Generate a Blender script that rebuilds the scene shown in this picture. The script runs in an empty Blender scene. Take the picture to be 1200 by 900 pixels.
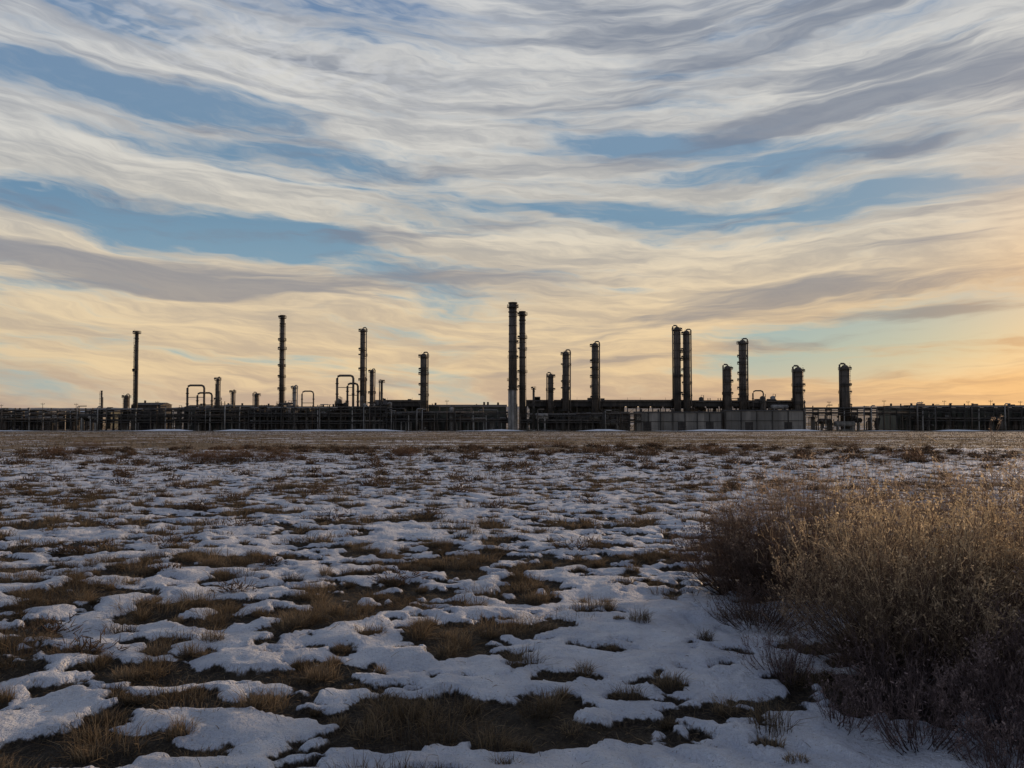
import bpy, math, random
import numpy as np
from mathutils import Vector
rng = np.random.default_rng(7)
random.seed(7)
scene = bpy.context.scene
SUN_AZ, SUN_EL = 43.0, 7.0

def lin(r, g, b):
    f = lambda c: (c/255/12.92) if c/255 <= 0.04045 else ((c/255+0.055)/1.055)**2.4
    return (f(r), f(g), f(b), 1.0)

# ------------------------------------------------------------------ node helper
class NT:
    def __init__(s, nt): s.nt = nt; s.n = nt.nodes; s.l = nt.links
    def put(s, sock, v):
        if v is None: return
        if isinstance(v, (int, float)): 
            try: sock.default_value = v
            except TypeError: sock.default_value = (v, v, v)
        elif isinstance(v, (tuple, list)): sock.default_value = v
        else: s.l.new(v, sock)
    def m(s, op, a, b=None, c=None, clamp=False):
        n = s.n.new('ShaderNodeMath'); n.operation = op; n.use_clamp = clamp
        for i, v in enumerate((a, b, c)): s.put(n.inputs[i], v) if v is not None else None
        return n.outputs[0]
    def comb(s, x, y, z=0.0):
        n = s.n.new('ShaderNodeCombineXYZ')
        for i, v in enumerate((x, y, z)): s.put(n.inputs[i], v)
        return n.outputs[0]
    def sep(s, v):
        n = s.n.new('ShaderNodeSeparateXYZ'); s.l.new(v, n.inputs[0]); return n.outputs
    def noise(s, vec, scale, detail=4, rough=0.5, dist=0.0, color=False):
        n = s.n.new('ShaderNodeTexNoise')
        s.l.new(vec, n.inputs['Vector'])
        n.inputs['Scale'].default_value = scale; n.inputs['Detail'].default_value = detail
        n.inputs['Roughness'].default_value = rough; n.inputs['Distortion'].default_value = dist
        return n.outputs['Color' if color else 'Fac']
    def noise2(s, u, v, scale, detail=4, rough=0.5, dist=0.0):
        n = s.n.new('ShaderNodeTexNoise'); n.noise_dimensions = '2D'
        s.l.new(s.comb(u, v, 0.0), n.inputs['Vector'])
        n.inputs['Scale'].default_value = scale; n.inputs['Detail'].default_value = detail
        n.inputs['Roughness'].default_value = rough; n.inputs['Distortion'].default_value = dist
        return n.outputs['Fac']
    def sm(s, v, a, b, lo=0.0, hi=1.0):
        n = s.n.new('ShaderNodeMapRange'); n.interpolation_type = 'SMOOTHSTEP'
        s.put(n.inputs[0], v)
        for i, k in enumerate((a, b, lo, hi)): n.inputs[i+1].default_value = k
        return n.outputs[0]
    def mix(s, f, a, b, mode='MIX'):
        n = s.n.new('ShaderNodeMix'); n.data_type = 'RGBA'; n.blend_type = mode
        s.put(n.inputs[0], f); s.put(n.inputs[6], a); s.put(n.inputs[7], b)
        return n.outputs[2]
    def ramp(s, f, pts):
        n = s.n.new('ShaderNodeValToRGB'); s.put(n.inputs[0], f)
        e = n.color_ramp.elements
        while len(e) < len(pts): e.new(0.5)
        for i, (p, c) in enumerate(pts): e[i].position = p; e[i].color = c
        return n.outputs[0]
    def bump(s, h, strength, dist):
        n = s.n.new('ShaderNodeBump'); s.l.new(h, n.inputs['Height'])
        n.inputs['Strength'].default_value = strength; n.inputs['Distance'].default_value = dist
        return n.outputs[0]

# ------------------------------------------------------------------ world
def build_world():
    w = bpy.data.worlds.new("World"); scene.world = w; w.use_nodes = True
    w.node_tree.nodes.clear(); N = NT(w.node_tree)
    tc = N.n.new('ShaderNodeTexCoord').outputs['Generated']
    x, y, z = N.sep(tc)
    R2D = 57.29578
    az = N.m('MULTIPLY', N.m('ARCTAN2', x, y), R2D)
    zc = N.m('MAXIMUM', z, 0.0)
    el = N.m('MULTIPLY', N.m('ARCSINE', zc), R2D)
    inv = N.m('DIVIDE', 1.0, N.m('ADD', zc, 0.16))
    px = N.m('MULTIPLY', x, inv); py = N.m('MULTIPLY', y, inv)
    wb = N.noise2(N.m('MULTIPLY', az, .05), N.m('MULTIPLY', el, .14), 1.0, 3, .5)
    wa = N.noise2(N.m('ADD', N.m('MULTIPLY', az, .05), 31.0), N.m('MULTIPLY', el, .22), 1.0, 4, .58)
    azw = N.m('ADD', az, N.m('MULTIPLY', N.m('SUBTRACT', wb, .5), 14.0))
    elw = N.m('ADD', el, N.m('MULTIPLY', N.m('SUBTRACT', wa, .5), 3.4))
    tilt = N.m('MULTIPLY', N.m('MULTIPLY', az, az), .0012)
    ev = N.m('ADD', elw, N.m('MULTIPLY', az, .035)); ev = N.m('SUBTRACT', ev, tilt)
    A = N.noise2(N.m('MULTIPLY', azw, .040), N.m('MULTIPLY', ev, .30), 1.0, 6, .60)
    B = N.noise2(N.m('ADD', N.m('MULTIPLY', azw, .045), 9.0), N.m('MULTIPLY', ev, .80), 1.0, 7, .62)
    C = N.noise2(N.m('ADD', N.m('MULTIPLY', azw, .045), 20.0), N.m('MULTIPLY', N.m('MULTIPLY_ADD', az, -.08, ev), .48), 1.0, 5, .58)
    Q = N.noise2(N.m('ADD', N.m('MULTIPLY', az, .20), N.m('MULTIPLY', ev, .35)), N.m('MULTIPLY_ADD', az, .11, N.m('MULTIPLY', ev, 1.2)), 1.0, 5, .66)
    def blob(a0, e0, ra, re, k, slope=0.0):
        da = N.m('SUBTRACT', azw, a0)
        de = N.m('MULTIPLY_ADD', da, -slope, N.m('SUBTRACT', elw, e0))
        q = N.m('ADD', N.m('POWER', N.m('MULTIPLY', da, 1/ra), 2.0), N.m('POWER', N.m('MULTIPLY', de, 1/re), 2.0))
        return N.m('MULTIPLY', N.m('EXPONENT', N.m('MULTIPLY', q, -1.0)), k)
    def total(bl):
        t = None
        for b in bl:
            v = blob(*b); t = v if t is None else N.m('ADD', t, v)
        return t
    gaps = total([(-25, 12.6, 20, 1.5, 1.2, -.06), (16.7, 16.9, 11, 1.1, 1.1, -.02), (25.5, 13.9, 14, 1.4, 1.1, 0),
                  (6.6, 15, 9, 1.0, 1.0, -.04), (27, 4.4, 14, 2.2, 1.3, .02), (-30, 21, 12, 1.2, 1.0, -.03),
                  (-22, 18.0, 10, 1.2, .8, 0), (-24, 26, 20, 3.0, .7, 0), (8, 19.3, 8, .7, .6, 0), (-8, 5.5, 9, .7, .4, 0)])
    dark = total([(-30, 10.0, 15, 1.0, 1.1, -.02), (-24.8, 8.2, 12, .6, .9, 0), (17.3, 20.2, 9, .9, 1.1, -.02),
                  (29.5, 21.5, 11, 1.6, 1.1, -.03), (18, 27.2, 16, 1.6, 1.0, -.02), (28, 16.8, 3, .5, .7, 0),
                  (-3.3, 10, 13, .8, .9, 0), (26.4, 8.4, 12, .9, 1.1, 0), (25.8, 6.4, 8, .45, .8, 0), (-10, 25, 7, .7, .5, 0)])
    gfield = N.m('MULTIPLY_ADD', N.m('SUBTRACT', A, .5), 3.2, gaps)
    gfield = N.m('MULTIPLY_ADD', N.m('SUBTRACT', B, .5), 1.1, gfield)
    gfield = N.m('MULTIPLY_ADD', N.m('SUBTRACT', Q, .5), .8, gfield)
    gmask = N.sm(gfield, .08, 1.0)
    dfield = N.m('MULTIPLY_ADD', N.m('SUBTRACT', C, .5), 3.2, dark)
    dfield = N.m('MULTIPLY_ADD', N.m('SUBTRACT', B, .5), -.7, dfield)
    dfield = N.m('MULTIPLY_ADD', N.m('SUBTRACT', Q, .5), .6, dfield)
    dmask = N.sm(dfield, .05, 1.0)
    e = N.m('MULTIPLY', el, 1/60.0)
    P = lambda d: d/60.0
    blue = N.ramp(e, [(0, lin(192,188,172)), (P(4), lin(152,182,186)), (P(9), lin(136,166,184)), (P(14), lin(114,148,174)),
                      (P(24), lin(122,148,176)), (P(32), lin(100,128,170)), (P(42), lin(56,82,130)), (1, lin(38,62,112))])
    cloud = N.ramp(e, [(0, lin(206,176,148)), (P(3), lin(224,196,156)), (P(8), lin(224,202,168)), (P(14), lin(206,200,186)),
                       (P(20), lin(200,198,193)), (P(30), lin(176,182,192)), (P(42), lin(90,101,132)), (1, lin(66,81,120))])
    dcol = N.ramp(e, [(0, lin(168,150,138)), (P(6), lin(144,141,143)), (P(12), lin(126,133,147)), (P(20), lin(118,128,146)),
                      (P(30), lin(110,122,142)), (P(42), lin(60,74,106)), (1, lin(48,63,100))])
    sky = N.n.new('ShaderNodeTexSky'); sky.sky_type = 'NISHITA'; sky.sun_disc = False
    sky.sun_elevation = math.radians(SUN_EL); sky.sun_rotation = math.radians(SUN_AZ)
    nish = N.mix(1.0, sky.outputs[0], (0.10, 0.10, 0.10, 1), 'MULTIPLY')
    clear = N.mix(.9, nish, blue)
    br = N.m('ADD', N.m('MULTIPLY', B, .6), N.m('MULTIPLY', Q, .4))
    cl2 = N.mix(N.sm(br, .34, .66), N.mix(.38, cloud, dcol), N.mix(.5, cloud, N.mix(N.sm(el, 3, 20), lin(248,220,172), lin(232,229,221))))
    col = N.mix(gmask, cl2, clear)
    col = N.mix(N.m('MULTIPLY', dmask, .75), col, dcol)
    rip = N.noise2(px, N.m('MULTIPLY', py, 1.6), 22.0, 2, .5, .2)
    rm = N.m('MULTIPLY', N.sm(el, 20, 24), N.m('MULTIPLY', N.sm(az, 4, -14), N.sm(wa, .38, .58)))
    col = N.mix(N.m('MULTIPLY', N.m('MULTIPLY', N.sm(rip, .40, .66), rm), .30), col, lin(212,214,218))
    sd = (math.sin(math.radians(SUN_AZ))*math.cos(math.radians(SUN_EL)), math.cos(math.radians(SUN_AZ))*math.cos(math.radians(SUN_EL)), math.sin(math.radians(SUN_EL)))
    dp = N.n.new('ShaderNodeVectorMath'); dp.operation = 'DOT_PRODUCT'
    N.l.new(tc, dp.inputs[0]); dp.inputs[1].default_value = sd
    d = N.m('MAXIMUM', dp.outputs['Value'], 0.0)
    low = N.sm(el, 12, 0)
    g1 = N.m('MULTIPLY', N.m('POWER', d, 11.0), low)
    col = N.mix(N.m('MULTIPLY', g1, .85), col, N.mix(1.0, col, (1.20, .88, .50, 1), 'MULTIPLY'))
    g2 = N.m('MULTIPLY', N.m('POWER', d, 80.0), 0.5)
    col = N.mix(g2, col, (1.15, .62, .24, 1))
    back = N.sm(dp.outputs['Value'], .55, -.6)
    col = N.mix(N.m('MULTIPLY', back, .8), col, N.mix(1.0, col, (.56, .73, 1.02, 1), 'MULTIPLY'))
    bg = N.n.new('ShaderNodeBackground'); N.l.new(col, bg.inputs[0]); bg.inputs[1].default_value = 1.0
    out = N.n.new('ShaderNodeOutputWorld'); N.l.new(bg.outputs[0], out.inputs[0])
    w.cycles.sampling_method = 'NONE'
build_world()

sun = bpy.data.lights.new("sun", 'SUN'); sun.energy = 3.2; sun.angle = math.radians(1.0); sun.color = (1.0, .70, .44)
so = bpy.data.objects.new("sun", sun); scene.collection.objects.link(so)
sdir = Vector((math.sin(math.radians(SUN_AZ))*math.cos(math.radians(SUN_EL)), math.cos(math.radians(SUN_AZ))*math.cos(math.radians(SUN_EL)), math.sin(math.radians(SUN_EL))))
so.rotation_euler = sdir.to_track_quat('Z', 'Y').to_euler()

# ------------------------------------------------------------------ camera
cam = bpy.data.cameras.new("camera"); cam.lens = 26; cam.sensor_width = 36; cam.clip_end = 30000; cam.clip_start = .05
co = bpy.data.objects.new("camera", cam); scene.collection.objects.link(co)
co.location = (0, 0, 1.6); co.rotation_euler = (math.radians(90+1.85), 0, 0)
scene.camera = co
scene.view_settings.view_transform = 'Standard'; scene.view_settings.look = 'None'; scene.view_settings.exposure = 0

# ------------------------------------------------------------------ numpy noise
def gnoise(x, y, seed=0):
    xi = np.floor(x).astype(np.int64); yi = np.floor(y).astype(np.int64)
    fx = x-xi; fy = y-yi
    def g(ix, iy, dx, dy):
        h = (ix*374761393 + iy*668265263 + seed*974634777) & 0xFFFFFFFF
        h = ((h ^ (h >> 13))*1274126177) & 0xFFFFFFFF
        h = (h ^ (h >> 16)) & 0xFFFF
        an = h/65536.0*2*np.pi
        return np.cos(an)*dx+np.sin(an)*dy
    u = fx*fx*fx*(fx*(fx*6-15)+10); v = fy*fy*fy*(fy*(fy*6-15)+10)
    a = g(xi, yi, fx, fy); b = g(xi+1, yi, fx-1, fy); c = g(xi, yi+1, fx, fy-1); d = g(xi+1, yi+1, fx-1, fy-1)
    return (a*(1-u)+b*u)*(1-v)+(c*(1-u)+d*u)*v
def fbm(x, y, o=4, seed=0, r=.5):
    t = 0; amp = 1; 
    for i in range(o):
        t = t+amp*gnoise(x*2**i+17.3*i, y*2**i-9.1*i, seed+i); amp *= r
    return t
def sstep(a, b, v):
    t = np.clip((v-a)/(b-a), 0, 1); return t*t*(3-2*t)

SLOPE = 0.0266; PLANT_Y = 350.0; PZ = -9.2
def base_z(x, y):
    yy = np.clip(y, 0, 346)
    z = -SLOPE*yy
    z = z + .05*fbm(x*.35, y*.35, 2, 3)*sstep(0, 3, np.abs(y)) + .22*gnoise(x*.045, y*.06, 9)*sstep(8, 40, y)*(1-sstep(280, 330, y))
    return z
BARE = [(-.35,4.02,.8,.28,1.0), (-2.1,4.75,1.2,.16,.7), (-2.3,3.62,.55,.14,.8), (-.2,5.3,.9,.10,.5), (.8,8.7,1.1,.35,.6),
        (.8,4.6,.8,.09,.5), (1.9,4.35,.6,.18,.7), (-.9,7.0,1.0,.2,.5), (3.0,5.3,1.1,.8,.9), (3.3,7.7,1.3,.9,.8), (-2.5,6.0,1.0,.14,.4)]
SNOWY = [(1.4,6.2,1.0,.9,.8), (-1.6,3.98,.75,.17,1.1), (.8,3.5,1.2,.16,1.1), (2.0,5.7,.5,.5,.8), (-2.4,4.42,.6,.12,.6), (-2.6,5.4,1.6,.2,.4), (1.6,3.8,.6,.2,.8), (0.2,4.9,.9,.14,.7)]
def snow_field(x, y):
    v = .185+.30*gnoise(x*.45+3, y*.6, 21)+.72*fbm(x*1.6+3, y*2.5, 3, 23, .72)+.20*gnoise(x*.14, y*.18, 31)
    for (a, b, ra, rb, k) in BARE: v = v-k*.7*np.exp(-((x-a)/ra)**2-((y-b)/rb)**2)
    for (a, b, ra, rb, k) in SNOWY: v = v+k*.55*np.exp(-((x-a)/ra)**2-((y-b)/rb)**2)
    return v - .10*sstep(14, 30, y) - .24*sstep(26, 62, y)

# ------------------------------------------------------------------ tuft positions
def scatter(n, d0, d1, half, pw=1.0):
    u = rng.random(n); d = np.sqrt(d0*d0+u*(d1*d1-d0*d0)); an = np.radians(rng.uniform(-half, half, n))
    return d*np.sin(an), d*np.cos(an)
def tuft_sites(n, d0, d1, half=46):
    x, y = scatter(n, d0, d1, half)
    s = snow_field(x, y); cl = fbm(x*.6, y*.6, 2, 77)
    p = np.clip(.42-.5*s+1.0*cl, .20, 1)
    p = np.where((x > .4) & (y < 8), p*.5, p)
    k = rng.random(n) < p
    return x[k], y[k]
bands = [(2000, 2.2, 10, 200, .0026), (6200, 10, 24, 76, .006), (9500, 24, 55, 28, .012), (22000, 55, 150, 9, .035), (16000, 150, 325, 5, .09)]
sites = []
for (n, a, b, nb, wd) in bands:
    x, y = tuft_sites(n, a, b)
    size = rng.lognormal(-.36, .50, len(x)).clip(.22, 2.0)
    sites.append((x, y, size))
RX, RY, RES = 30, 34, .04
NX, NY = int(2*RX/RES), int(RY/RES)
melt = np.zeros((NY, NX), np.float32)
for (x, y, s) in sites[:3]:
    for a, b, c in zip(x, y, s):
        if abs(a) > RX-1 or b > RY-1 or b < 1: continue
        r = .12*c+.03; m = int(2.2*r/RES)+1
        i = int(b/RES); j = int((a+RX)/RES)
        if i-m < 0 or j-m < 0 or i+m+1 > NY or j+m+1 > NX: continue
        yy, xx = np.mgrid[-m:m+1, -m:m+1]*RES
        melt[i-m:i+m+1, j-m:j+m+1] += np.exp(-((xx/r)**2+(yy/(r*.8))**2))*.95
def melt_at(x, y):
    i = np.clip((y/RES).astype(int), 0, NY-1); j = np.clip(((x+RX)/RES).astype(int), 0, NX-1)
    return np.where((np.abs(x) < RX) & (y < RY) & (y > 0), np.minimum(melt[i, j], 1.1), 0)
def snow_mask(x, y):
    v = snow_field(x, y) - .5*melt_at(x, y) + .22*fbm(x*4, y*5, 3, 55, .65)
    return sstep(-.09, .12, v)
STEPS = [(.62,3.46), (.80,3.60), (.92,3.52), (1.13,3.66), (1.24,3.58), (1.45,3.74), (1.56,3.66), (.35,3.52), (1.5,5.6), (1.68,5.9), (1.5,6.2), (1.66,6.55), (1.5,6.9)]
def ground_z(x, y):
    m = snow_mask(x, y)
    near = 1-sstep(60, 110, y)
    dent = 0
    for k, (a, b) in enumerate(STEPS):
        dent = dent + np.exp(-(((x-a)*1.0+(y-b)*.4)/.055)**4-(((y-b)-(x-a)*.4)/.11)**4)
    return base_z(x, y)+(.055*m*(1+.8*fbm(x*1.7, y*1.7, 2, 61))+.016*fbm(x*6, y*6, 3, 91)*(1-m)+.030*fbm(x*2.6, y*3.4, 4, 95, .55)*m)*near+.05*melt_at(x, y)*(.3+.7*(1-m))*near*.5-.035*dent*m

def np_mesh(name, verts, faces, mat, cols=None, smooth=False, attr=None):
    me = bpy.data.meshes.new(name)
    nf, k = faces.shape
    me.vertices.add(len(verts)); me.vertices.foreach_set('co', verts.astype(np.float32).ravel())
    me.loops.add(nf*k); me.loops.foreach_set('vertex_index', faces.astype(np.int32).ravel())
    me.polygons.add(nf); me.polygons.foreach_set('loop_start', (np.arange(nf)*k).astype(np.int32))
    if smooth: me.polygons.foreach_set('use_smooth', np.ones(nf, bool))
    me.update(calc_edges=True)
    if cols is not None:
        a = me.attributes.new('col', 'FLOAT_COLOR', 'POINT')
        c = np.ones((len(verts), 4), np.float32); c[:, :3] = cols; a.data.foreach_set('color', c.ravel())
    if attr is not None:
        a = me.attributes.new('snow', 'FLOAT', 'POINT'); a.data.foreach_set('value', attr.astype(np.float32))
    me.materials.append(mat)
    o = bpy.data.objects.new(name, me); scene.collection.objects.link(o); return o

# ------------------------------------------------------------------ materials
def newmat(name):
    m = bpy.data.materials.new(name); m.use_nodes = True; m.node_tree.nodes.clear(); N = NT(m.node_tree)
    out = N.n.new('ShaderNodeOutputMaterial'); return m, N, out
def principled(N, out, col, rough=.8, bump=None, metal=0.0, spec=.3):
    p = N.n.new('ShaderNodeBsdfPrincipled'); N.put(p.inputs['Base Color'], col); N.put(p.inputs['Roughness'], rough)
    p.inputs['Metallic'].default_value = metal; p.inputs['Specular IOR Level'].default_value = spec
    if bump is not None: N.l.new(bump, p.inputs['Normal'])
    N.l.new(p.outputs[0], out.inputs[0]); return p

def ground_mat():
    m, N, out = newmat("prairie_snow")
    g = N.n.new('ShaderNodeNewGeometry').outputs['Position']
    x, y, z = N.sep(g)
    at = N.n.new('ShaderNodeAttribute'); at.attribute_name = 'snow'
    e1 = N.noise2(x, y, 9.0, 5, .68)
    nearm = N.m('ADD', at.outputs['Fac'], N.m('MULTIPLY', N.m('SUBTRACT', e1, .5), 1.6))
    nearm = N.sm(nearm, .34, .66)
    f1 = N.noise2(N.m('MULTIPLY', x, .30), y, .24, 6, .64, .4)
    farm = N.sm(f1, .525, .575)
    f2 = N.sm(N.noise2(N.m('MULTIPLY', x, .12), y, .07, 5, .62), .55, .61)
    farm = N.m('MAXIMUM', N.m('MULTIPLY', farm, N.sm(y, 300, 120)), N.m('MULTIPLY', f2, N.sm(y, 120, 260)))
    t = N.sm(y, 36, 60)
    mask = N.m('ADD', N.m('MULTIPLY', nearm, N.m('SUBTRACT', 1.0, t)), N.m('MULTIPLY', farm, t), clamp=True)
    n2 = N.noise2(x, y, 45.0, 4, .72); n3 = N.noise2(x, y, 1.6, 3, .6)
    soil = N.ramp(n2, [(.3, (.016,.013,.010,1)), (.5, (.044,.034,.025,1)), (.72, (.12,.092,.062,1))])
    soil = N.mix(N.sm(n3, .4, .65, 0, .5), soil, N.mix(N.sm(e1, .35, .65), (.046,.036,.026,1), (.13,.10,.066,1)))
    farsoil = N.ramp(N.noise2(N.m('MULTIPLY', x, .4), y, .35, 5, .7), [(.3, (.10,.074,.05,1)), (.55, (.21,.157,.10,1)), (.75, (.30,.23,.15,1))])
    soil = N.mix(N.sm(y, 15, 60), soil, farsoil)
    sn = N.mix(N.sm(N.noise2(x, y, 2.2, 5, .6), .35, .7), (.54,.57,.65,1), (.72,.74,.80,1))
    dirt = N.sm(N.m('ADD', n2, N.m('MULTIPLY', N.m('SUBTRACT', 1.0, at.outputs['Fac']), .25)), .62, .74, 0, .75)
    sn = N.mix(dirt, sn, (.22,.165,.12,1))
    col = N.mix(mask, soil, sn)
    lump = N.noise2(x, y, 5.0, 6, .68)
    hs = N.m('ADD', N.m('MULTIPLY', lump, .17), N.m('MULTIPLY', n2, .014))
    hh = N.m('ADD', N.m('MULTIPLY', N.m('SUBTRACT', 1.0, mask), N.m('MULTIPLY', n2, .05)), N.m('ADD', hs, N.m('MULTIPLY', mask, .025)))
    b = N.bump(hh, 1.0, 1.0)
    rough = N.m('SUBTRACT', .95, N.m('MULTIPLY', mask, .4))
    principled(N, out, col, rough, b, spec=.25)
    return m
def grass_mat(name, trans=.35, gain=1.0):
    m, N, out = newmat(name)
    at = N.n.new('ShaderNodeAttribute'); at.attribute_name = 'col'
    c = at.outputs['Color']
    d = N.n.new('ShaderNodeBsdfDiffuse'); t = N.n.new('ShaderNodeBsdfTranslucent'); mx = N.n.new('ShaderNodeMixShader')
    N.l.new(c, d.inputs[0]); N.l.new(c, t.inputs[0]); mx.inputs[0].default_value = trans
    N.l.new(d.outputs[0], mx.inputs[1]); N.l.new(t.outputs[0], mx.inputs[2]); N.l.new(mx.outputs[0], out.inputs[0])
    return m

# ------------------------------------------------------------------ ground sheet
def build_ground():
    rs = [.25]
    while rs[-1] < 60: rs.append(rs[-1]*(1.03 if rs[-1] < 2.4 else 1.0065))
    while rs[-1] < 14000: rs.append(rs[-1]*1.03)
    rs = np.array(rs)
    fine = np.arange(-50, 50.01, .2); rest = np.arange(54, 307, 4.0)
    an = np.radians(np.concatenate([fine, rest]))
    nr, na = len(rs), len(an)
    X = rs[:, None]*np.sin(an)[None, :]; Y = rs[:, None]*np.cos(an)[None, :]
    X = X.ravel(); Y = Y.ravel()
    Z = ground_z(X, Y); S = snow_mask(X, Y)
    V = np.stack([X, Y, Z], 1)
    V = np.vstack([V, [[0, 0, 0]]]); S = np.append(S, 0)
    i = np.arange(nr-1)[:, None]; j = np.arange(na)[None, :]; j2 = (j+1) % na
    F = np.stack([i*na+j, i*na+j2, (i+1)*na+j2, (i+1)*na+j], -1).reshape(-1, 4)
    c = len(V)-1; jj = np.arange(0, na-1, 2)
    cap = np.stack([np.full(len(jj), c), (jj+2) % na, jj+1, jj], 1)
    F = np.vstack([F, cap])
    F = F[:, ::-1]
    np_mesh("ground", V, F, ground_mat(), smooth=True, attr=S)
build_ground()

# ------------------------------------------------------------------ ribbons
class Rib:
    def __init__(s): s.v = []; s.f = []; s.c = []; s.n = 0
    def add(s, P, W, C, side=None):
        n, k, _ = P.shape
        if side is None:
            d = P[:, -1]-P[:, 0]; r = rng.normal(size=(n, 3)); side = np.cross(d, r)
            side /= np.linalg.norm(side, axis=1, keepdims=True)+1e-9
        o = side[:, None, :]*W[:, :, None]*.5
        V = np.stack([P-o, P+o], 2).reshape(n, k*2, 3)
        b = (np.arange(n)*k*2)[:, None]
        q = np.arange(k-1)[None, :]*2
        F = np.stack([b+q, b+q+1, b+q+3, b+q+2], -1).reshape(-1, 4)+s.n
        s.v.append(V.reshape(-1, 3)); s.f.append(F); s.c.append(np.repeat(C[:, :, None, :], 2, 2).reshape(-1, 3)); s.n += n*k*2
    def make(s, name, mat):
        return np_mesh(name, np.vstack(s.v), np.vstack(s.f), mat, cols=np.vstack(s.c))

TAN = np.array([.35,.265,.17]); BRN = np.array([.155,.11,.072]); GRY = np.array([.16,.14,.115]); DRK = np.array([.05,.04,.03])
def tufts(R, x, y, size, nb, wd, far=0.0):
    n = len(x); kind = rng.random(n)
    cnt = nb; N_ = n*cnt
    ti = np.repeat(np.arange(n), cnt)
    sz = size[ti]
    ph = rng.uniform(0, 2*np.pi, N_); rr = np.sqrt(rng.random(N_))*(.095+far*.5)*sz*np.where(kind[ti] < .3, 1.5, 1)
    ax = rng.uniform(.7, 1.8, n)[ti]
    bx = x[ti]+rr*np.cos(ph)*ax; by = y[ti]+rr*np.sin(ph)*.85
    bz0 = ground_z(x, y) if far < .5 else base_z(x, y)+.02
    bz = bz0[ti]-.005
    L = rng.uniform(.04, .14, N_)*sz**.6*(np.where(kind[ti] < .3, .55, 1.0))*(1+far*.9)
    lean = rng.normal(0, .38, N_)+rr/(.12*sz+far*.4)*.5
    ph2 = ph+rng.normal(0, .8, N_)
    dx = np.cos(ph2)*np.sin(lean); dy = np.sin(ph2)*np.sin(lean); dz = np.abs(np.cos(lean))
    P0 = np.stack([bx, by, bz], 1)
    P1 = P0+np.stack([dx*.45, dy*.45, dz*.6], 1)*L[:, None]
    P2 = P0+np.stack([dx*1.25, dy*1.25, dz*.92], 1)*L[:, None]
    P = np.stack([P0, P1, P2], 1)
    w = wd*rng.uniform(.6, 1.3, N_)
    W = np.stack([w, w*.9, w*.25], 1)
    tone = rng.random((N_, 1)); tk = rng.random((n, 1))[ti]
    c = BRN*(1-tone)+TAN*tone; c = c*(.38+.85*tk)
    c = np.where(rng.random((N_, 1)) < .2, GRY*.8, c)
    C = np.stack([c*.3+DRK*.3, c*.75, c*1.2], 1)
    R.add(P, W, C)
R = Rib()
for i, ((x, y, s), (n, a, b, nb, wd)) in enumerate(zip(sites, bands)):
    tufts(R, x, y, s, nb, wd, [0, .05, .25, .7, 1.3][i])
n = 120000
x, y = scatter(n, 2.2, 16, 46)
k = (snow_mask(x, y) < .35) | (rng.random(n) < .02)
x, y = x[k], y[k]; n = len(x)
z = ground_z(x, y)+.004
ph = rng.uniform(0, 2*np.pi, n); L = rng.uniform(.02, .08, n); up = rng.uniform(0, .7, n)**1.5
P0 = np.stack([x, y, z], 1); d = np.stack([np.cos(ph), np.sin(ph), up], 1)*L[:, None]
P = np.stack([P0, P0+d*.5+np.array([0, 0, .004]), P0+d], 1)
t = rng.random((n, 1)); c = (BRN*(1-t)+TAN*t)*rng.uniform(.3, .9, (n, 1))
R.add(P, np.repeat(np.array([[.003, .003, .001]]), n, 0)*rng.uniform(.7, 1.3, (n, 1)), np.stack([c, c, c], 1))
R.make("dry_grass", grass_mat("dry_grass_blades", .3))

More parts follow.
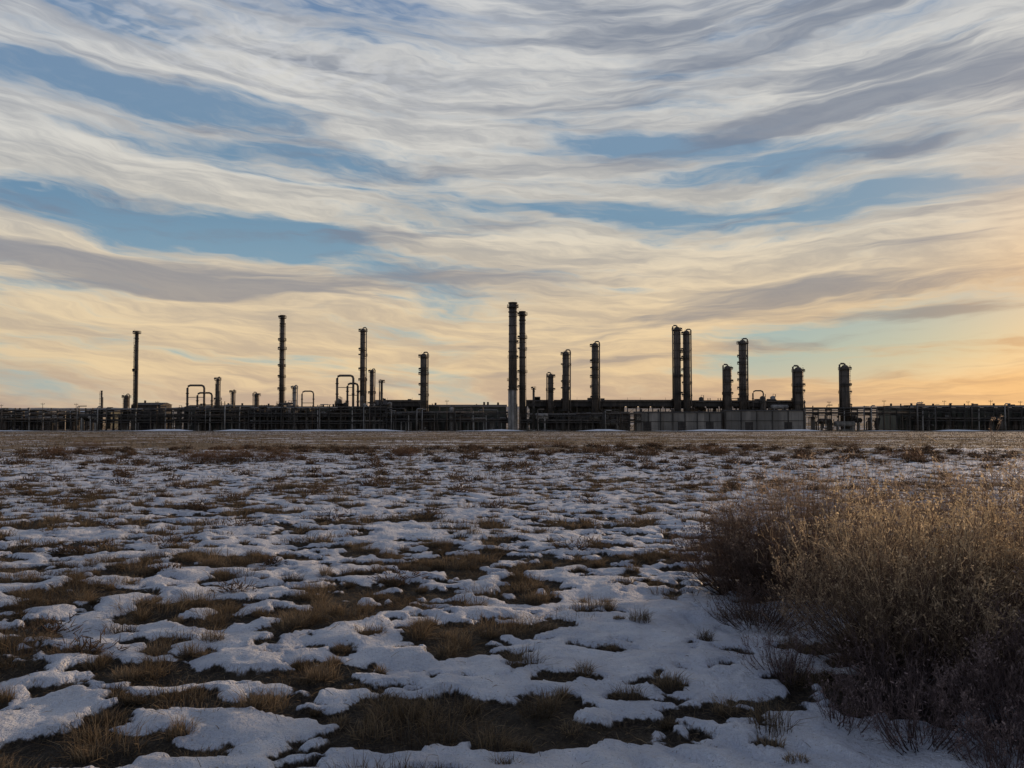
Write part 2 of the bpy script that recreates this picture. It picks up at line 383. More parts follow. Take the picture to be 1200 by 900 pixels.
# ------------------------------------------------------------------ shrubs
def norm(v): return v/(np.linalg.norm(v, axis=-1, keepdims=True)+1e-9)
def shrub(name, cx, cy, rad, H, ns, mat, tipcol, stemcol, fluff=3, seed=0, tw=6, tl=4, fs=1.0):
    global rng
    keep = rng; rng = np.random.default_rng(seed+100)
    R = Rib(); gz = float(base_z(np.array([cx]), np.array([cy]))[0])
    rho = np.sqrt(rng.random(ns)); ph = rng.uniform(0, 2*np.pi, ns)
    lump = 1+.36*gnoise(np.cos(ph)*rho*3+seed, np.sin(ph)*rho*3, seed)+.36*gnoise(np.cos(ph)*rho*7+seed, np.sin(ph)*rho*7, seed+5)
    rx = rho*rad*rng.uniform(.85, 1.05, ns)*lump
    zt = H*np.sqrt(np.clip(1-(rho*.93)**2, .03, 1))**.7*rng.uniform(.66, 1.03, ns)*lump
    E = np.stack([rx*np.cos(ph), rx*np.sin(ph), zt], 1)
    B = np.stack([E[:, 0]*.16, E[:, 1]*.16, np.zeros(ns)-.02], 1)+rng.normal(0, .03, (ns, 3))*[1, 1, 0]
    Cn = np.stack([E[:, 0]*.85, E[:, 1]*.85, zt*.36], 1)+rng.normal(0, .035, (ns, 3))
    off = np.array([cx, cy, gz])
    def bez(t): t = t[:, None]; return (1-t)**2*B+2*t*(1-t)*Cn+t*t*E
    ts = [0, .25, .5, .75, 1]
    P = np.stack([bez(np.full(ns, t)) for t in ts], 1)
    w = rng.uniform(.003, .007, ns)
    W = np.stack([w*1.5, w*1.2, w*.8, w*.5, w*.3], 1)
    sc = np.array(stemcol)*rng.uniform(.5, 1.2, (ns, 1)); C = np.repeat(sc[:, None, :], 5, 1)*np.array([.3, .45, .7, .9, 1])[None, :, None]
    R.add(P+off, W, C)
    n1 = ns*tw; idx = np.repeat(np.arange(ns), tw); t = rng.uniform(.25, .97, n1)
    T = t[:, None]; o = (1-T)**2*B[idx]+2*T*(1-T)*Cn[idx]+T*T*E[idx]
    tg = norm(2*(1-T)*(Cn-B)[idx]+2*T*(E-Cn)[idx])
    d = norm(tg+.6*rng.normal(size=(n1, 3))+np.array([0, 0, .3]))
    L = rng.uniform(.10, .26, n1)*H*(1.15-.5*t)
    e = o+d*L[:, None]; mid = o+d*L[:, None]*.5+rng.normal(0, .012, (n1, 3))-np.array([0, 0, .01])
    P = np.stack([o, mid, e], 1); w = rng.uniform(.0018, .0034, n1)
    c = np.array(stemcol)*rng.uniform(.6, 1.4, (n1, 1))
    R.add(P+off, np.stack([w, w*.8, w*.5], 1), np.stack([c*.7, c*.9, c*1.1], 1))
    n2 = n1*tl; id2 = np.repeat(np.arange(n1), tl); t = rng.uniform(.3, 1, n2)[:, None]
    o2 = o[id2]*(1-t)+e[id2]*t; d2 = norm(d[id2]+.5*rng.normal(size=(n2, 3))+np.array([0, 0, .3]))
    L2 = rng.uniform(.03, .095, n2)*min(1, H)
    e2 = o2+d2*L2[:, None]
    hz = np.clip(e2[:, 2]/(H*.9), 0, 1)
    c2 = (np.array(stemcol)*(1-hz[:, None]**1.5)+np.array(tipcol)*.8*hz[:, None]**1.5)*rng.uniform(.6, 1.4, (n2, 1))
    w2 = rng.uniform(.0014, .0028, n2)
    R.add(np.stack([o2, (o2+e2)/2+rng.normal(0, .003, (n2, 3)), e2], 1)+off, np.stack([w2, w2, w2*.5], 1), np.stack([c2, c2, c2*1.1], 1))
    if fluff:
        r2 = np.sqrt((e2[:, 0]/rad)**2+(e2[:, 1]/rad)**2+(e2[:, 2]/H)**2)
        cl = .5+1.6*gnoise(e2[:, 0]*6+seed, e2[:, 1]*6+e2[:, 2]*5, seed+9)
        pk = rng.random(n2) < np.clip((r2-.55)*2.6, .10, 1)*(.25+.75*hz**1.3)*np.clip(cl, .15, 1)*1.3
        e3 = e2[pk]; d3 = d2[pk]; h3 = hz[pk]
        n3 = len(e3)*fluff; id3 = np.repeat(np.arange(len(e3)), fluff)
        o3 = e3[id3]+rng.normal(0, .008, (n3, 3))-d3[id3]*rng.uniform(0, .03, (n3, 1))
        d4 = norm(d3[id3]+.9*rng.normal(size=(n3, 3)))
        L3 = rng.uniform(.008, .019, n3)*fs
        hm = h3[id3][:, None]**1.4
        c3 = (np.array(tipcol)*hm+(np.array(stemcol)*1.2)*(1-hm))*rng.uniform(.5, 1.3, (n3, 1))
        w3 = rng.uniform(.004, .009, n3)*fs
        R.add(np.stack([o3, o3+d4*L3[:, None]*.5, o3+d4*L3[:, None]], 1)+off, np.stack([w3*.5, w3, w3*.4], 1), np.stack([c3, c3, c3], 1))
    R.make(name, mat); rng = keep
bm = grass_mat("rabbitbrush_stems", .5)
wm = grass_mat("dry_weed_stems", .35)
TIP = (.64, .50, .32); STM = (.125, .09, .076)
TIP2 = (.40, .31, .23); STM2 = (.12, .088, .076)
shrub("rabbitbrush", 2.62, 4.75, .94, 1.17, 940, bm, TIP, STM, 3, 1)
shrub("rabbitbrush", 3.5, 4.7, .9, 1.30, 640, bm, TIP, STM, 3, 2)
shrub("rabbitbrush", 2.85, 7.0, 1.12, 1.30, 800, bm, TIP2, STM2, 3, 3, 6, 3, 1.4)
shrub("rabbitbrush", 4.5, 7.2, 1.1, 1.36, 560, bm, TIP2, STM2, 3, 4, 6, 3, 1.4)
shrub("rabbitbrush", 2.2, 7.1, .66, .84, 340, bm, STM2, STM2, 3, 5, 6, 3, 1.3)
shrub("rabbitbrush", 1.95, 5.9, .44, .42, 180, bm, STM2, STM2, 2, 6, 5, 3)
GT = (.25, .19, .18); GS = (.14, .105, .105)
shrub("dry_weed", 2.0, 3.72, .32, .44, 80, wm, GT, GS, 1, 7, 5, 3)
shrub("dry_weed", 2.5, 3.7, .42, .55, 190, wm, GT, GS, 2, 8, 6, 3)
shrub("dry_weed", 1.75, 4.0, .25, .36, 40, wm, GT, GS, 1, 9, 5, 3)
shrub("dry_weed", 2.15, 4.25, .38, .5, 130, wm, GT, GS, 1, 10, 5, 3)
shrub("dry_weed", 1.72, 4.75, .3, .38, 60, wm, GT, GS, 1, 11, 5, 3)
shrub("dry_weed", 2.9, 3.95, .5, .75, 260, wm, GT, GS, 2, 12, 6, 3)
shrub("dry_weed", 2.25, 3.4, .3, .34, 90, wm, GT, GS, 1, 13, 6, 3)
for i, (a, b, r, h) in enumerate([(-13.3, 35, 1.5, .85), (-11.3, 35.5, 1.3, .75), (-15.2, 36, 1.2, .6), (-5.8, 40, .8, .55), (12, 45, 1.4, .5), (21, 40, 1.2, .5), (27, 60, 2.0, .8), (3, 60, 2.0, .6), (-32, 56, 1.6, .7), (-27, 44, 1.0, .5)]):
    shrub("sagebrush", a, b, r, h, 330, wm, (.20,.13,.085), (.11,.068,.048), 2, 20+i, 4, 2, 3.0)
def scrub():
    R = Rib(); n = 560
    x, y = scatter(n, 5, 60, 42)
    k = ~((x > .8) & (y < 9)); x, y = x[k], y[k]; n = len(x)
    sz = rng.uniform(.08, .22, n)*(1+y/50); cnt = 130; ti = np.repeat(np.arange(n), cnt); N_ = n*cnt
    v = norm(rng.normal(size=(N_, 3))); v[:, 2] = np.abs(v[:, 2])
    r = rng.uniform(.15, 1, N_)*sz[ti]
    b = np.stack([x[ti], y[ti], base_z(x, y)[ti]+.03], 1)
    P0 = b+v*r[:, None]*np.array([1.5, 1, .75]); d = norm(v+.7*rng.normal(size=(N_, 3)))*(.05+.02*y[ti]/10)[:, None]
    d[:, 2] = np.abs(d[:, 2])
    c = np.array([.08, .057, .042])*rng.uniform(.4, 1.9, (N_, 1))
    w = .004+.0006*y[ti]
    R.add(np.stack([P0, P0+d*.5, P0+d], 1), np.stack([w, w, w*.4], 1), np.stack([c*.6, c, c*1.4], 1))
    R.make("low_scrub", wm)
scrub()

# ------------------------------------------------------------------ plant materials
def paint(name, c1, c2, rough=.6, metal=0.0, sc=.5, seam=None):
    m, N, out = newmat(name)
    tc = N.n.new('ShaderNodeTexCoord').outputs['Object']
    x, y, z = N.sep(tc)
    n = N.noise(N.comb(x, y, N.m('MULTIPLY', z, .3)), sc, 4, .65)
    c = N.mix(N.sm(n, .35, .68), c1, c2)
    if seam:
        fr = N.m('FRACT', N.m('MULTIPLY', x, 1/seam))
        c = N.mix(N.m('MULTIPLY', N.m('LESS_THAN', fr, .06), .35), c, (.02, .02, .02, 1))
        fr2 = N.noise(N.comb(N.m('FLOOR', N.m('MULTIPLY', x, 1/seam)), 0.0, 0.0), 3.3, 0)
        c = N.mix(.4, c, N.mix(1.0, c, N.ramp(fr2, [(.3, (.5,.5,.5,1)), (.7, (1.4,1.4,1.4,1))]), 'MULTIPLY'))
    principled(N, out, c, rough, None, metal)
    return m
M_COL = paint("weathered_column_steel", (.055,.046,.04,1), (.125,.10,.082,1))
M_DARK = paint("dark_steel", (.032,.029,.027,1), (.075,.065,.057,1), .75)
M_SILV = paint("insulation_cladding", (.17,.16,.15,1), (.33,.305,.285,1), .6, 0, .8)
M_WALL = paint("corrugated_wall", (.15,.138,.125,1), (.29,.262,.235,1), .75, 0, .12, 3.1)
M_GREEN = paint("green_cladding", (.055,.06,.045,1), (.095,.095,.075,1), .75, 0, .3, 6.0)
M_ROOF = paint("dark_roof", (.035,.032,.03,1), (.07,.06,.055,1), .85)
M_CONC = paint("concrete", (.26,.25,.235,1), (.38,.36,.335,1), .85)
M_WOOD = paint("pole_wood", (.07,.05,.035,1), (.12,.09,.06,1), .9)
MATS = [M_COL, M_DARK, M_SILV, M_WALL, M_GREEN, M_ROOF, M_CONC, M_WOOD]
COL, DARK, SILV, WALL, GREEN, ROOF, CONC, WOOD = range(8)

class MB:
    def __init__(s): s.v = []; s.f = []; s.m = []; s.s = []
    def box(s, x0, x1, y0, y1, z0, z1, m=DARK):
        b = len(s.v)
        s.v += [(x0,y0,z0),(x1,y0,z0),(x1,y1,z0),(x0,y1,z0),(x0,y0,z1),(x1,y0,z1),(x1,y1,z1),(x0,y1,z1)]
        for q in ((0,3,2,1),(4,5,6,7),(0,1,5,4),(1,2,6,5),(2,3,7,6),(3,0,4,7)):
            s.f.append([b+i for i in q]); s.m.append(m); s.s.append(False)
    def tube(s, pts, rad, m=DARK, n=10, caps=True):
        pts = [Vector(p) for p in pts]
        if not isinstance(rad, (list, tuple)): rad = [rad]*len(pts)
        b = len(s.v)
        for i, p in enumerate(pts):
            d = (pts[min(i+1, len(pts)-1)]-pts[max(i-1, 0)]).normalized()
            a = Vector((0, 0, 1)) if abs(d.z) < .9 else Vector((1, 0, 0))
            u = d.cross(a).normalized(); w = d.cross(u)
            for k in range(n):
                t = 2*math.pi*k/n; q = p+(u*math.cos(t)+w*math.sin(t))*rad[i]; s.v.append(tuple(q))
        for i in range(len(pts)-1):
            for k in range(n):
                k2 = (k+1) % n
                s.f.append([b+i*n+k, b+i*n+k2, b+(i+1)*n+k2, b+(i+1)*n+k]); s.m.append(m); s.s.append(True)
        if caps:
            s.f.append([b+k for k in range(n)][::-1]); s.m.append(m); s.s.append(False)
            e = b+(len(pts)-1)*n; s.f.append([e+k for k in range(n)]); s.m.append(m); s.s.append(False)
    def rail(s, x, y, z, r, m=DARK, h=1.1, a0=0, a1=360):
        st = 8
        prev = None
        for k in range(st+1):
            t = math.radians(a0+(a1-a0)*k/st); p = (x+r*math.cos(t), y+r*math.sin(t))
            s.box(p[0]-.06, p[0]+.06, p[1]-.06, p[1]+.06, z, z+h, m)
            if prev:
                for zz in (z+h*.5, z+h): s.tube([(prev[0], prev[1], zz), (p[0], p[1], zz)], .06, m, 4, False)
            prev = p
    def make(s, name, loc=(0, 0, PZ)):
        me = bpy.data.meshes.new(name); me.from_pydata(s.v, [], s.f)
        used = sorted(set(s.m)); mp = {k: i for i, k in enumerate(used)}
        for k in used: me.materials.append(MATS[k])
        me.polygons.foreach_set('material_index', [mp[k] for k in s.m])
        me.polygons.foreach_set('use_smooth', s.s); me.update()
        o = bpy.data.objects.new(name, me); o.location = loc; scene.collection.objects.link(o); return o

def column(name, x, y, h, r, body=COL, plats=5, seed=0, side=1, top='dome', lowmat=None, low=0, ladder=True, start=.3, skirt=1.0):
    rd = random.Random(seed*13+5); b = MB()
    zt = h-r*.5
    if lowmat is not None:
        b.tube([(0,0,0), (0,0,low)], r*skirt, lowmat, 20, False); z0 = low
        b.tube([(0,0,low), (0,0,low+.5)], [r*skirt*1.12, r*skirt*1.12], DARK, 20)
    else: z0 = 0
    if top == 'dome':
        b.tube([(0,0,z0), (0,0,h*.55), (0,0,h*.56), (0,0,zt-r*.6), (0,0,zt-r*.1), (0,0,zt+r*.3), (0,0,zt+r*.45)], [r, r, r*.97, r*.97, r*.85, r*.5, r*.12], body, 20)
        sx = side*(r+.45); pr = max(.22, r*.2)
        b.tube([(0,0,zt+r*.2), (0,0,h+.1), (side*.5,0,h+.4), (sx*.75,-.2,h+.4), (sx,-.3,h-.1), (sx,-.3,h*.25), (sx+side*1.5,-.3,h*.2)], pr, body, 8)
    else:
        b.tube([(0,0,z0), (0,0,h)], [r*1.03, r*.94], body, 20)
        for f in (1.0, .93, .62, .35):
            b.tube([(0,0,h*f-.5), (0,0,h*f)], r*1.1, DARK, 20)
    for k in range(int(h/4)):
        z = z0+2+k*4+rd.uniform(-.5, .5)
        if z < h-2: b.tube([(0,0,z), (0,0,z+.25)], r*1.05, DARK, 16)
    for i in range(plats):
        z = h*(start+(.97-start)*(i+rd.uniform(.2, .8))/plats) if i < plats-1 else h-r-.4
        pr = r+rd.uniform(.6, 1.0)
        a0 = rd.choice([0, 120, 200, -60]); 
        full = rd.random() < .4 or i == plats-1
        n = 12; 
        a1 = a0+(360 if full else 190)
        pts = [(pr*math.cos(math.radians(a0+(a1-a0)*k/n)), pr*math.sin(math.radians(a0+(a1-a0)*k/n))) for k in range(n+1)]
        bb = len(b.v)
        for p in pts:
            for q in ((p[0]*r*.9/pr, p[1]*r*.9/pr), p):
                b.v.append((q[0], q[1], z)); b.v.append((q[0], q[1], z+.2))
        for k in range(n):
            o = bb+k*4; o2 = o+4
            for q in ((o+1, o+3, o2+3, o2+1), (o, o2, o2+2, o+2), (o+2, o2+2, o2+3, o+3)):
                b.f.append(list(q)); b.m.append(DARK); b.s.append(False)
        b.rail(0, 0, z+.2, pr-.08, DARK, 1.1, a0, a1)
        b.tube([(-side*r*.8, -.5, z+.9), (-side*(r+.7), -.9, z+.9)], .35, body, 8)
    if ladder:
        lx = -side*(r*.55); ly = -(r+.35)
        for dx in (-.25, .25): b.box(lx+dx-.05, lx+dx+.05, ly-.05, ly+.05, 2, h-.5)
        for k in range(int(h/1.2)): b.box(lx-.2, lx+.2, ly-.03, ly+.03, 2+k*1.2, 2.1+k*1.2)
        for k in range(int(h/2.2)):
            z = 4+k*2.2
            if z < h: b.tube([(lx-.38, ly, z), (lx-.3, ly-.6, z), (lx+.3, ly-.6, z), (lx+.38, ly, z)], .05, DARK, 4, False)
    for k in range(3):
        aa = rd.uniform(0, 6.28); q = r+.25
        b.tube([(q*math.cos(aa), q*math.sin(aa), 1), (q*math.cos(aa), q*math.sin(aa), h*rd.uniform(.5, .95))], .11, DARK, 5)
    b.box(-r*1.3, r*1.3, -r*1.3, r*1.3, -.5, .5, CONC)
    return b.make(name, (x, y, PZ))

PY = PLANT_Y
column("exhaust_stack", -178.0, PY, 47.2, .85, DARK, 2, 1, 1, 'flat', start=.5)
column("vent_stack", -194.2, PY, 19, .4, DARK, 0, 2, 1, 'flat')
column("exhaust_stack", -110.2, PY+4, 55.3, 1.15, COL, 6, 3, 1, 'flat')
column("distillation_column", -71.9, PY+6, 49.2, 1.25, COL, 6, 4, 1)
column("distillation_column", -67.4, PY+6, 29.2, 1.0, COL, 3, 5, 1)
column("vent_stack", -62.2, PY+3, 23.8, .6, COL, 2, 6, -1)
column("distillation_column", -41.6, PY-2, 36.6, 1.6, COL, 6, 7, 1)
column("exhaust_stack", .4, PY-6, 60.0, 1.95, COL, 4, 8, -1, 'flat', SILV, 19, skirt=1.12)
column("exhaust_stack", 4.9, PY-1, 56.5, 1.5, COL, 5, 9, 1, 'flat')
column("vent_stack", 10.1, PY-6, 20.2, .5, COL, 1, 10, 1, 'flat')
column("distillation_column", 18.6, PY+4, 27.3, 1.45, COL, 3, 11, -1)
column("distillation_column", 25.8, PY+4, 38.2, 1.65, COL, 5, 12, 1)
column("distillation_column", 39.8, PY+4, 42.2, 1.65, COL, 6, 13, 1)
column("distillation_column", 79.2, PY+4, 49.9, 1.7, COL, 5, 14, -1)
column("distillation_column", 83.9, PY+5, 48.2, 1.7, COL, 6, 15, 1)
column("distillation_column", 103.3, PY+4, 31.2, 1.8, COL, 4, 16, -1)
column("distillation_column", 111.2, PY+6, 43.8, 1.85, COL, 7, 17, 1)
column("distillation_column", 136, PY+1, 30.4, 2.2, COL, 4, 18, -1)
column("distillation_column", 159.5, PY+4, 31.6, 2.2, COL, 4, 19, -1)
column("process_vessel_column", -101.7, PY-4, 21.0, .9, SILV, 2, 20, 1)
column("process_vessel_column", -139.3, PY, 25, .8, COL, 3, 21, 1)
column("process_vessel_column", -121.9, PY+3, 17.9, 1.1, COL, 2, 22, -1)
column("process_vessel_column", -134, PY+5, 19, .7, COL, 2, 23, 1)
column("process_vessel_column", -183.5, PY+2, 17, 1.1, COL, 2, 24, 1)

def rack(x0, x1, y, tiers, depth=6, step=6.5, seed=0, top=None):
    rd = random.Random(seed); b = MB()
    H = tiers[-1]
    n = int((x1-x0)/step)
    for i in range(n+1):
        x = x0+(x1-x0)*i/n
        for yy in (y, y+depth): b.box(x-.2, x+.2, yy-.2, yy+.2, 0, H+rd.choice([0, 0, .8, 1.6]), rd.choice([DARK, DARK, COL, SILV]))
        for t in tiers: b.box(x-.15, x+.15, y-.6, y+depth+.6, t-.35, t)
        if i % 4 == 1:
            b.tube([(x, y, .3), (x+(x1-x0)/n, y, H-.5)], .1, DARK, 5); 
    for t in tiers:
        for yy in (y-.3, y+depth+.3): b.box(x0, x1, yy-.12, yy+.12, t-.75, t-.4)
        q = y-.2
        while q < y+depth:
            r = rd.choice([.12, .18, .25, .35, .45]); q += r+.15
            a = x0 if rd.random() < .6 else rd.uniform(x0, x0+(x1-x0)*.5); c = x1 if rd.random() < .6 else rd.uniform(x0+(x1-x0)*.6, x1)
            b.tube([(a, q, t+r+.01), (c, q, t+r+.01)], r, rd.choice([SILV, COL, DARK, DARK, COL]), 8); q += r
    for i in range(int((x1-x0)/9)):
        x = rd.uniform(x0+2, x1-2); r = rd.choice([.12, .2, .3]); zt = H+rd.uniform(.8, 2.6)
        b.tube([(x, y-.9, .2), (x, y-.9, zt-.3), (x+.3, y-.9, zt), (x+rd.uniform(1.5, 4), y-.9, zt)], r, rd.choice([SILV, COL, DARK]), 8)
    return b.make("pipe_rack")
rack(-310, -196, 352, [5.0, 7.4, 9.2], seed=1)
rack(-196, -120, 345, [4.6, 7.2, 9.8], seed=2)
rack(-122, -58, 343, [4.2, 7.6, 10.6], seed=3, step=5)
rack(-60, 0, 344, [5.0, 8.2], seed=4, step=5.5)
rack(4, 60, 344, [4.6, 7.6], seed=5, step=5.5)
rack(137, 192, 346, [8.0, 10.2], seed=6, step=6)
rack(186, 320, 348, [5.4, 9.4, 11.2], seed=7)

def cooler(x0, x1, y, z0, z1, depth=12, seed=0):
    rd = random.Random(seed); b = MB()
    b.box(x0, x1, y, y+depth, z0+1.2, z1, ROOF)
    n = int((x1-x0)/6)
    for i in range(n+1):
        x = x0+(x1-x0)*i/n
        for yy in (y+.4, y+depth-.4): b.box(x-.22, x+.22, yy-.22, yy+.22, 0, z0+1.19, DARK if i % 2 else COL)
        if i < n:
            xc = x+(x1-x0)/n/2
            b.tube([(xc, y+3, z0), (xc, y+3, z0+1.19)], [1.9, 2.3], DARK, 14)
            b.tube([(xc, y+9, z0), (xc, y+9, z0+1.19)], [1.9, 2.3], DARK, 14)
            b.box(x+.3, x+.5, y-.12, y-.003, z0+1.3, z1-.1, COL)
            b.tube([(x, y+.2, z0-2.4), (xc*1.0, y+.2, z0-.2)], .09, DARK, 5)
        if rd.random() < .5: b.box(x-.05, x+.05, y-.05, y+.05, z1, z1+1.1)
    b.tube([(x0, y-.5, z1-.7), (x1, y-.5, z1-.7)], .3, COL, 8)
    b.box(x0, x1, y-1.0, y-.13, z0+1.0, z0+1.18, DARK)
    for i in range(int((x1-x0)/14)):
        x = rd.uniform(x0+2, x1-4); b.box(x, x+rd.uniform(1.5, 4), y+2, y+6, z1, z1+rd.uniform(.5, 1.6), COL)
    return b.make("air_cooler_bank")
cooler(7, 86, 356, 10.5, 14.7, seed=1)
cooler(88, 141, 356, 10.5, 14.5, seed=2)
cooler(-60, -42, 356, 10.5, 14.6, seed=3)

def shed(name, x0, x1, y, depth, h, wall, ridge=1.5, posts=6, seed=0, doors=2):
    rd = random.Random(seed); b = MB()
    b.box(x0, x1, y, y+depth, 0, h, wall)
    bb = len(b.v); e = .5
    b.v += [(x0-e,y-e,h+.02),(x1+e,y-e,h+.02),(x1+e,y+depth/2,h+ridge),(x0-e,y+depth/2,h+ridge),(x1+e,y+depth+e,h+.02),(x0-e,y+depth+e,h+.02)]
    for q in ((0,1,2,3),(3,2,4,5),(0,3,5),(1,4,2),(0,5,4,1)): b.f.append([bb+i for i in q]); b.m.append(ROOF); b.s.append(False)
    n = max(2, int((x1-x0)/posts))
    for i in range(n+1):
        x = x0+(x1-x0)*i/n; b.box(x-.2, x+.2, y-.35, y-.003, 0, h-.1, DARK)
    b.box(x0, x1, y-.2, y-.004, h*.5, h*.5+.25, DARK)
    for i in range(doors):
        x = x0+(x1-x0)*(i+.5)/doors+rd.uniform(-2, 2); b.box(x-1.8, x+1.8, y-.12, y-.005, .02, 4.2, ROOF)
    for i in range(int((x1-x0)/8)):
        x = rd.uniform(x0+2, x1-2); b.tube([(x, y+depth/2, h+ridge-.2), (x, y+depth/2, h+ridge+rd.uniform(.6, 1.4))], .5, DARK, 8)
    return b.make(name)
shed("process_building", 58, 98, 346, 7, 8.6, WALL, .5, 5.5, 1, 3)
shed("process_building", 99.5, 136, 345, 8, 9.4, WALL, .5, 6.2, 2, 2)
shed("process_building", 20, 56, 352.5, 3, 7.6, WALL, .3, 9, 3, 2)
shed("compressor_building", -68, -46, 360, 16, 12.2, GREEN, 2.6, 6, 4, 1)
shed("compressor_building", -41, -3, 360, 16, 11.2, GREEN, 1.2, 6, 5, 2)
shed("compressor_building", 187, 300, 360, 18, 10.6, GREEN, 1.3, 8, 6, 4)
shed("control_building", -186, -172, 362, 12, 12.2, ROOF, 1.2, 6, 7, 1)
shed("control_building", -161, -120, 364, 14, 11.2, GREEN, 1.0, 6, 8, 2)
shed("control_building", -300, -206, 380, 14, 8.6, GREEN, 1.0, 9, 9, 3)
shed("control_building", 9, 56, 372, 10, 11.5, GREEN, 1.0, 6, 10, 2)
shed("control_building", -118, -72, 366, 10, 10.5, GREEN, 1.0, 6, 11, 2)

def loop(x0, x1, y, zt, r, m=COL):
    b = MB(); c = 1.3
    b.tube([(x0,y,0),(x0,y,zt-c),(x0+c*.3,y,zt-c*.3),(x0+c,y,zt),(x1-c,y,zt),(x1-c*.3,y,zt-c*.3),(x1,y,zt-c),(x1,y,0)], r, m, 10)
    for x in (x0, x1): 
        b.tube([(x,y,zt-4),(x,y,zt-3.6)], r*1.5, DARK, 12); b.tube([(x,y,zt-9),(x,y,zt-8.6)], r*1.5, DARK, 12)
    b.box(x0, x1, y-.2, y+.2, zt-5.8, zt-5.5, DARK)
    return b.make("pipe_loop")
loop(-154.5, -146.5, 352, 21.5, .5); loop(-151, -144, 355, 18, .45)
loop(-83.5, -75.8, 353, 26.2, .55); loop(-79, -74, 355, 22.5, .5)
loop(-100.5, -95, 354, 18.8, .35)
loop(115, 120, 353, 19, .35)

def equipment(x0, x1, y, hmin, hmax, n, seed):
    rd = random.Random(seed); b = MB()
    for i in range(n):
        x = rd.uniform(x0, x1); yy = y+rd.uniform(-4, 6); h = rd.uniform(hmin, hmax); m = rd.choice([COL, DARK, SILV, COL])
        k = rd.random()
        if k < .3:
            r = rd.uniform(.6, 1.5)
            b.tube([(x,yy,0),(x,yy,h*.25),(x,yy,h-.5*r),(x,yy,h-.1*r),(x,yy,h+.1*r)], [r*.9, r, r, r*.7, r*.15], m, 14)
            b.tube([(x,yy,h),(x,yy,h+.9),(x+1.2,yy,h+.9),(x+1.2,yy,h*.5)], .15, DARK, 6); b.rail(x, yy, h*.8, r+.6)
        elif k < .5:
            r = rd.uniform(.9, 1.7); L = rd.uniform(5, 10); z = h*.55+r
            b.tube([(x,yy,z),(x+.4,yy,z),(x+L-.4,yy,z),(x+L,yy,z)], [r*.6, r, r, r*.6], m, 16)
            for q in (x+1.2, x+L-1.6): b.box(q, q+.4, yy-r*.8, yy+r*.8, 0, z-r*.7, CONC)
            b.tube([(x+L/2,yy,z+r-.1),(x+L/2,yy,z+r+1.3)], .25, DARK, 8)
        elif k < .75:
            w = rd.uniform(3, 7); d = 4; 
            for a in (x, x+w):
                for c in (yy, yy+d): b.box(a-.15, a+.15, c-.15, c+.15, 0, h)
            for z in np.arange(3.2, h+.1, 3.2):
                b.box(x-.4, x+w+.4, yy-.4, yy+d+.4, z-.2, z)
                for zz in (.55, 1.1): b.tube([(x-.4, yy-.4, z+zz), (x+w+.4, yy-.4, z+zz)], .05, DARK, 4)
            b.tube([(x, yy-.2, 0), (x+w, yy-.2, 3.1)], .1, DARK, 5)
            b.tube([(x+w/2, yy+2, 0), (x+w/2, yy+2, h*.9)], rd.uniform(.4, .9), m, 10)
        else:
            r = rd.uniform(.15, .4); L = rd.uniform(3, 9)
            b.tube([(x,yy,0),(x,yy,h-.4),(x+.4,yy,h),(x+L,yy,h),(x+L+.3,yy,h-.4),(x+L+.3,yy,h*.3),(x+L+.3,yy-3,h*.25)], r, m, 8)
            b.tube([(x+L*.5,yy,h),(x+L*.5,yy,h+1.2)], r*.6, DARK, 6); b.tube([(x+L*.5-.4,yy,h+1.2),(x+L*.5+.4,yy,h+1.2)], .1, DARK, 6)
    return b.make("process_equipment")
equipment(-205, -160, 352, 5, 11, 14, 1); equipment(-160, -118, 350, 6, 14, 26, 2)
equipment(-118, -85, 350, 6, 13.5, 18, 3); equipment(-86, -58, 350, 8, 16.5, 18, 4)
equipment(-56, -4, 350, 5, 11.5, 22, 5); equipment(6, 56, 349, 4, 10, 20, 6)
equipment(86, 140, 362, 12, 17, 10, 7); equipment(190, 290, 352, 5, 11, 24, 8); equipment(-300, -205, 356, 4, 8.6, 26, 9)
equipment(104, 124, 358, 14, 19, 5, 10); equipment(140, 184, 355, 3, 8, 12, 11)

def lamp(x, y, h):
    b = MB(); b.tube([(0,0,0),(0,0,h)], [.16, .09], WOOD, 8)
    b.box(-.9, .9, -.07, .07, h-.7, h-.55, WOOD)
    for q in (-.8, 0, .8): b.tube([(q,0,h-.55),(q,0,h-.2)], .08, DARK, 6)
    b.make("utility_pole", (x, y, PZ))
for i, (x, y, h) in enumerate([(208, 356, 14.5), (219.5, 356, 14.2), (231, 357, 14.6), (246, 358, 14.2), (197, 356, 14), (-222, 350, 13.2), (-205, 348, 13), (-165, 344, 14), (-92, 341, 12), (-30, 341, 14.5),
    (50, 342, 13), (70, 343, 12), (147, 343, 14), (173, 344, 14.5), (-243, 352, 12.5)]): lamp(x, y, h)
def fence():
    b = MB(); y = 334; z0 = -float(SLOPE*334)-PZ
    x = -270
    while x <= 290:
        b.box(x-.06, x+.06, y-.06, y+.06, z0-.4, z0+2.4, COL); x += 3.2
    for z in (.3, 1.2, 2.35): b.tube([(-270,y,z0+z),(290,y,z0+z)], .035, COL, 4)
    b.make("chain_link_fence")
fence()
M_SNOWROOF = paint("roof_snow", (.6,.63,.69,1), (.72,.74,.79,1), .6); MATS.append(M_SNOWROOF)
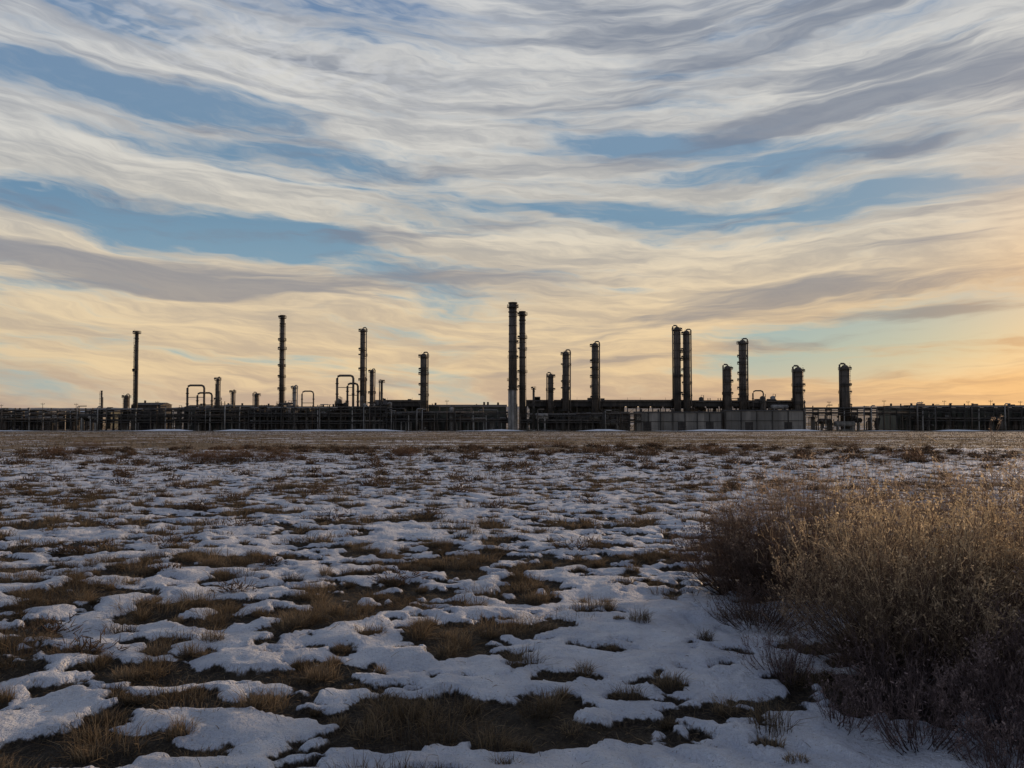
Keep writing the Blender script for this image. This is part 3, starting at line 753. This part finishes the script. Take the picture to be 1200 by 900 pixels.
for (x, y, r, h) in [(-236, 372, 9, 9.2), (-214, 374, 8, 8.8), (-262, 370, 10, 9.6)]:
    b = MB(); b.tube([(0,0,0),(0,0,h)], r, SILV, 32); b.tube([(0,0,h+.01),(0,0,h+.25),(0,0,h+.9)], [r*1.01, r*.98, .4], 8, 32)
    for k in range(4): b.tube([(0,0,h*(k+.6)/4.2),(0,0,h*(k+.6)/4.2+.12)], r*1.012, DARK, 32)
    b.make("storage_tank", (x, y, PZ))

def strip(name, x0, x1, y0, y1, h, mat, seed, gap=False):
    n = 300; X = np.linspace(x0, x1, n); K = 7
    V = []; 
    for k in range(K):
        t = k/(K-1); yy = y0+(y1-y0)*t+gnoise(X*.03, X*0+k*.1, seed)*3
        hh = h*np.clip(.5+2.2*gnoise(X*.06, X*0+.5, seed+3), -.6, 1.4) if gap else h
        zz = base_z(X, yy)+.03+hh*math.sin(math.pi*t)-.04*(t in (0, 1))
        V.append(np.stack([X, yy, zz], 1))
    V = np.vstack(V); i = np.arange(K-1)[:, None]; j = np.arange(n-1)[None, :]
    F = np.stack([i*n+j, i*n+j+1, (i+1)*n+j+1, (i+1)*n+j], -1).reshape(-1, 4)
    np_mesh(name, V, F, mat, smooth=True)
strip("gravel_road", -420, 420, 318, 326, .1, paint("road_gravel", (.12,.105,.09,1), (.2,.18,.155,1), .9), 4)
strip("snow_bank", -420, 420, 327, 331, .6, M_SNOWROOF, 5, True)

def hills():
    an = np.radians(np.linspace(-70, 70, 400)); rows = []
    prof = 17+16*fbm(an*9, an*0, 4, 5)+8*np.sin(an*3+1)
    prof = np.clip(prof, 4, None)
    for r, f in ((5200, 0), (5600, .6), (6000, 1), (6500, .5), (7200, 0)):
        rows.append(np.stack([r*np.sin(an), r*np.cos(an), PZ-1+prof*f+ (r > 5200)*3*fbm(an*40, an*0+r, 3, 8)], 1))
    V = np.vstack(rows); n = 400
    i = np.arange(4)[:, None]; j = np.arange(n-1)[None, :]
    F = np.stack([i*n+j, i*n+j+1, (i+1)*n+j+1, (i+1)*n+j], -1).reshape(-1, 4)
    np_mesh("distant_hills", V, F, paint("hill_haze_tint", (.10,.10,.11,1), (.22,.21,.22,1), .9, 0, .01), smooth=True)  # dark bluish distance haze is put into the hills' base colour
hills()
